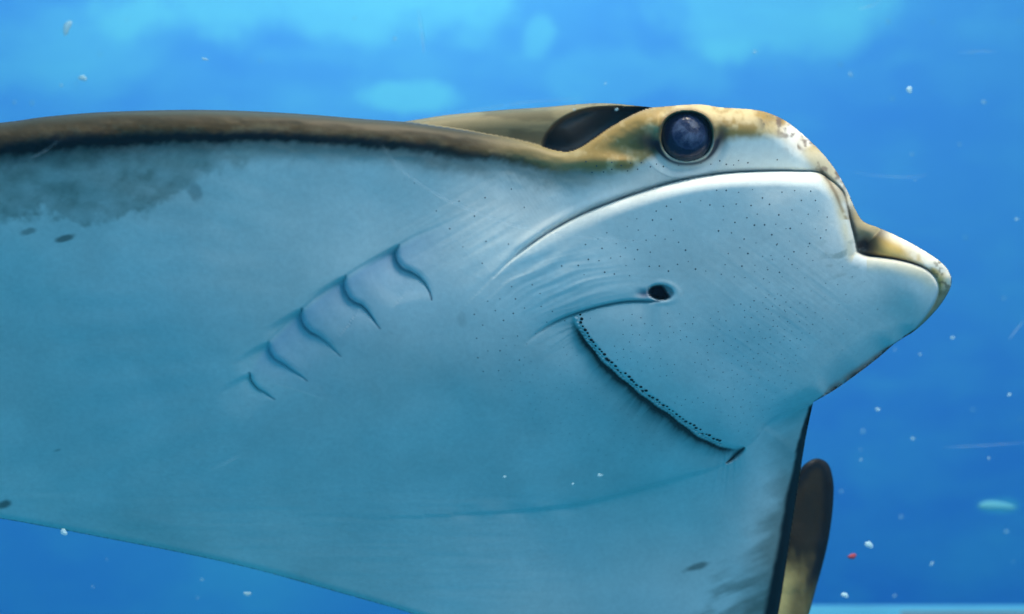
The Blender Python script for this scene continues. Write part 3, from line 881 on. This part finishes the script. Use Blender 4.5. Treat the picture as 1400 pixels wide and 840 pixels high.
PORE = plain('pore_dark', (0.09, 0.10, 0.11), 0.7, 0.1)
groups = [([(800, 330), (900, 285), (980, 258), (1100, 252), (1140, 290), (1120, 350), (1040, 385), (930, 370), (840, 385), (760, 372)], 100, 13, (0.65, 1.25)),
          ([(800, 436), (880, 425), (960, 430), (1060, 400), (1120, 420), (1080, 540), (1020, 596), (960, 575), (880, 525), (815, 466)], 230, 9, (0.55, 0.85)),
          ([(660, 395), (720, 380), (780, 445), (735, 500), (660, 520), (640, 450)], 26, 16, (0.7, 1.1)),
          ([(690, 470), (780, 470), (860, 550), (930, 610), (880, 640), (760, 600), (680, 540)], 120, 10, (0.45, 0.65)),
          ([(800, 220), (870, 222), (1000, 226), (1075, 222), (1060, 212), (985, 219), (880, 232), (810, 240)], 26, 9, (0.9, 1.3)),
          ([(560, 240), (700, 250), (740, 300), (640, 380), (600, 330)], 12, 26, (0.7, 1.1)),
          ([(1060, 300), (1180, 380), (1220, 400), (1160, 480), (1060, 500), (1020, 400)], 50, 16, (0.5, 0.8))]
qx, qy, qr = [], [], []
for poly, n_, md_, (r0, r1) in groups:
    p = scatter(poly, n_, md_)
    qx += list(p[:, 0]); qy += list(p[:, 1]); qr += list(r0 + rng.random(len(p)) * (r1 - r0))
dots('pores', qx, qy, qr, 0.10, 0.15, PORE, ray)

# fringe of the mouth: dark papillae along the edge of the nasal curtain with a pale scalloped hem between them
cl = np.concatenate([[0], np.cumsum(np.hypot(*np.diff(MOUTH, axis=0).T))])
def along(s):
    return np.interp(s, cl, MOUTH[:, 0]), np.interp(s, cl, MOUTH[:, 1])
ss = np.arange(6, cl[-1] - 34, 5.6); ss = ss + rng.normal(0, 0.7, len(ss))
ax_, ay_ = along(ss); bx_, by_ = along(ss + 1)
nx_, ny_ = (by_ - ay_), -(bx_ - ax_)
ln_ = np.hypot(nx_, ny_); nx_, ny_ = nx_ / ln_, ny_ / ln_
jit = rng.normal(0, 1.0, len(ss))
dots('mouth_papillae', ax_ + nx_ * (6.5 + jit), ay_ + ny_ * (6.5 + jit), 1.4 + 1.3 * rng.random(len(ss)), 0.4, 0.7, plain('papilla_dark', (0.012, 0.014, 0.016), 0.6, 0.2), ray)
ss2 = ss + 2.6
ax2, ay2 = along(ss2); 
dots('mouth_hem', ax2 + nx_ * 2.0, ay2 + ny_ * 2.0, 2.3 + 0.8 * rng.random(len(ss)), 0.6, 0.6, plain('hem_pale', (0.62, 0.68, 0.66), 0.5, 0.2), ray)


# ------------------------------------------------------------------ the viewing window with its scratches
def window_material():
    m = bpy.data.materials.new('clear_acrylic'); m.use_nodes = True
    n, l = m.node_tree.nodes, m.node_tree.links
    n.remove(n['Principled BSDF'])
    t = n.new('ShaderNodeBsdfTransparent'); t.inputs['Color'].default_value = (1, 1, 1, 1)
    l.new(t.outputs[0], n['Material Output'].inputs['Surface'])
    return m


def scratch_material():
    m, n, l, b = new_mat('scratched_acrylic')
    t = n.new('ShaderNodeTexCoord')
    no = n.new('ShaderNodeTexNoise'); no.inputs['Scale'].default_value = 220
    r = n.new('ShaderNodeMapRange'); r.inputs['From Min'].default_value = 0.3; r.inputs['From Max'].default_value = 0.75
    r.inputs['To Min'].default_value = 0.16; r.inputs['To Max'].default_value = 0.50
    l.new(t.outputs['Object'], no.inputs['Vector']); l.new(no.outputs['Fac'], r.inputs['Value']); l.new(r.outputs[0], b.inputs['Alpha'])
    b.inputs['Base Color'].default_value = (0.75, 0.85, 0.9, 1)
    b.inputs['Roughness'].default_value = 0.6
    return m


WY = 0.50
pane = box('aquarium_window', (-2.5, WY - 0.03, -1.2), (2.5, WY, 1.0), window_material())
tag(pane, 'clear acrylic viewing window with fine scratches', 'window', kind='structure')
SCR = scratch_material()
for pts, wd in (([(517, 193), (545, 228), (585, 258), (630, 281), (690, 304), (760, 320), (830, 327), (900, 332)], 2.0),
                ([(1290, 612), (1345, 609), (1400, 605)], 1.1), ([(1378, 466), (1390, 450), (1402, 436)], 1.6), ([(572, 14), (577, 45), (580, 75)], 2.6),
                ([(1168, 236), (1205, 241), (1245, 242), (1268, 239)], 1.0), ([(1310, 72), (1340, 70), (1366, 71)], 1.0), ([(1172, 14), (1190, 8), (1206, 0)], 1.2),
                ([(40, 218), (62, 206), (84, 190)], 1.2), ([(288, 642), (310, 632), (330, 622)], 1.2), ([(560, 164), (640, 152), (720, 140), (800, 134)], 1.0)):
    p = S_(pts)
    tg = np.gradient(p, axis=0); tg /= np.linalg.norm(tg, axis=1)[:, None]
    nr = np.stack([-tg[:, 1], tg[:, 0]], 1)
    wv = wd * 0.5 * np.sin(np.linspace(0.15, math.pi - 0.15, len(p)))[:, None]
    y_ = WY + 0.0002
    V, F = [], []
    for k, (off, dep) in enumerate(((nr * wv, y_), (0 * nr, y_ + 0.0004), (-nr * wv, y_))):
        q = p + off
        V += [((a - 700) * K * dep, dep, -(b_ - 420) * K * dep) for a, b_ in q]
    m_ = len(p)
    for k in range(2):
        for i in range(m_ - 1):
            F.append((k * m_ + i, k * m_ + i + 1, (k + 1) * m_ + i + 1, (k + 1) * m_ + i))
    mesh_obj('scratch', V, F, SCR, pane)

# ------------------------------------------------------------------ things drifting in the water
def lump(name, px, py, dist, rx, ry, mat, ang=0.0, seed=0):
    """a ragged flake, rx by ry photo pixels, hanging dist metres from the window's viewer"""
    r_ = random.Random(seed)
    V, F = [], []
    nu, nv = 10, 6
    ph = [r_.uniform(0, 6.3) for _ in range(4)]
    ca, sa = math.cos(ang), math.sin(ang)
    for j in range(nv + 1):
        th = math.pi * j / nv
        for i in range(nu):
            a = 2 * math.pi * i / nu
            w = 1 + 0.22 * math.sin(2 * a + ph[0]) + 0.15 * math.sin(3 * a + ph[1]) + 0.12 * math.sin(2 * th + ph[2])
            u, v_, d_ = math.sin(th) * math.cos(a) * rx * w, math.sin(th) * math.sin(a) * ry * w, math.cos(th) * min(rx, ry) * 0.7
            u, v_ = u * ca - v_ * sa, u * sa + v_ * ca
            V.append((u * K * dist, d_ * K * dist, -v_ * K * dist))
    for j in range(nv):
        for i in range(nu):
            F.append((j * nu + i, j * nu + (i + 1) % nu, (j + 1) * nu + (i + 1) % nu, (j + 1) * nu + i))
    loc = ((px - 700) * K * dist, dist, -(py - 420) * K * dist)
    return V, F, loc


FLAKE = plain('pale_flake', (0.62, 0.85, 0.92), 0.8, 0.1)
FLAKE.node_tree.nodes['Principled BSDF'].inputs['Alpha'].default_value = 0.55
REDF = plain('red_flake', (0.45, 0.08, 0.10), 0.8, 0.1)
GREENF = plain('pale_green_flake', (0.30, 0.72, 0.75), 0.8, 0.1)
for i, (px, py, dist, rx, ry, ang, m_, lb) in enumerate((
        (92, 38, 0.95, 6, 10, 0.5, FLAKE, 'elongated white flake drifting above the near wing'),
        (113, 107, 0.95, 5, 4, 0, FLAKE, 'small round pale flake drifting just above the near wing rim'),
        (87, 728, 0.64, 5, 4.5, 0, FLAKE, 'round white flake beside the rear edge of the fin'),
        (338, 812, 0.95, 5, 3.5, 0.1, FLAKE, 'oval white flake in the water below the rear fin edge'),
        (1362, 692, 1.6, 24, 8, 0.05, GREENF, 'wide blurred pale green flake drifting far behind the fin tip'),
        (1165, 761, 0.95, 6, 3, 0, REDF, 'small red flake drifting beside the curled fin tip'),
        (1243, 123, 0.9, 5, 4, 0.2, FLAKE, 'bright white fleck floating above the snout'),
        (1188, 745, 0.9, 5, 4.5, 0.6, FLAKE, 'round white fleck just above the red flake'),
        (1155, 814, 0.9, 5, 4.5, 0.3, FLAKE, 'pale fleck low in the water under the red flake'),
        (280, 81, 0.9, 5, 1.8, 0.4, FLAKE, 'tiny bright sliver floating over the middle of the near wing'))):
    V, F, loc = lump('drifting_flake', px, py, dist, rx, ry, m_, ang, i)
    o = mesh_obj('drifting_flake', np.array(V), F, m_)
    o.location = loc
    tag(o, lb, 'flake', 'flakes drifting in the water')
V, F = [], []
spots = [(1163, 102), (1220, 135), (1312, 198), (1247, 211), (1302, 462), (1258, 485), (1352, 627), (1274, 771), (1376, 727), (1248, 600), (1200, 560), (1232, 707), (1150, 672), (1330, 560), (1214, 30), (1149, 89),
         (1032, 71), (1032, 71), (1190, 318), (1320, 325), (1380, 540), (690, 652), (783, 662), (820, 650), (44, 141), (540, 53), (356, 83), (84, 117), (20, 140), (1275, 30), (1345, 140), (785, 150), (843, 150), (1180, 590), (1390, 300)]
spots += [(rng.uniform(1000, 1400), rng.uniform(5, 830)) for _ in range(20)] + [(rng.uniform(0, 1000), rng.uniform(0, 130)) for _ in range(6)] + [(rng.uniform(0, 500), rng.uniform(740, 840)) for _ in range(5)]
for i, (px, py) in enumerate(spots):
    dist = rng.uniform(0.56, 0.62) if i in (21, 22, 23, 31, 32) else rng.uniform(1.0, 1.7)
    r1 = rng.uniform(1.1, 2.6) if i < 35 else rng.uniform(0.7, 1.7)
    v, f, loc = lump('', px, py, dist, r1 * rng.uniform(1, 1.5), r1 * .85, None, rng.uniform(-1, 1), 100 + i)
    b0 = len(V)
    V += [tuple(np.array(q) + np.array(loc)) for q in v]; F += [tuple(b0 + k for k in q) for q in f]
tag(mesh_obj('drifting_specks', V, F, FLAKE), 'fine white specks drifting all through the water', 'specks', kind='stuff')

# ------------------------------------------------------------------ ledge at the foot of the far side
ld_ = 2.2
def lp(px, py): return (px - 700) * K * ld_, -(py - 420) * K * ld_
x0, z0 = lp(1232, 836.5)
tag(box('tank_ledge', (x0, ld_, -1.6), (3.5, ld_ + 0.004, z0), plain('grey_concrete', (0.42, 0.46, 0.50), 0.8, 0.1, 14)), 'grey concrete ledge at the foot of the blue wall', 'ledge', kind='structure')
x1, z1 = lp(1105, 833)
tag(box('tank_step', (x1, ld_ + 0.01, -1.6), (3.4, ld_ + 0.03, z1), plain('pale_blue_paint', (0.30, 0.75, 0.95), 0.7, 0.1, 9)), 'pale blue painted step behind the grey ledge', 'step', kind='structure')


# ------------------------------------------------------------------ the water between everything
hm = bpy.data.materials.new('tank_water'); hm.use_nodes = True
hn, hl_ = hm.node_tree.nodes, hm.node_tree.links
hn.remove(hn['Principled BSDF'])
pv = hn.new('ShaderNodeVolumePrincipled')
pv.inputs['Color'].default_value = (0.25, 0.62, 0.95, 1)
pv.inputs['Density'].default_value = 0.03
pv.inputs['Anisotropy'].default_value = 0.2
hl_.new(pv.outputs[0], hn['Material Output'].inputs['Volume'])
tag(box('haze', (-7, -1.0, -3.2), (7, 3.9, 3.3), hm), 'clear blue water filling the whole tank', 'water', kind='stuff')
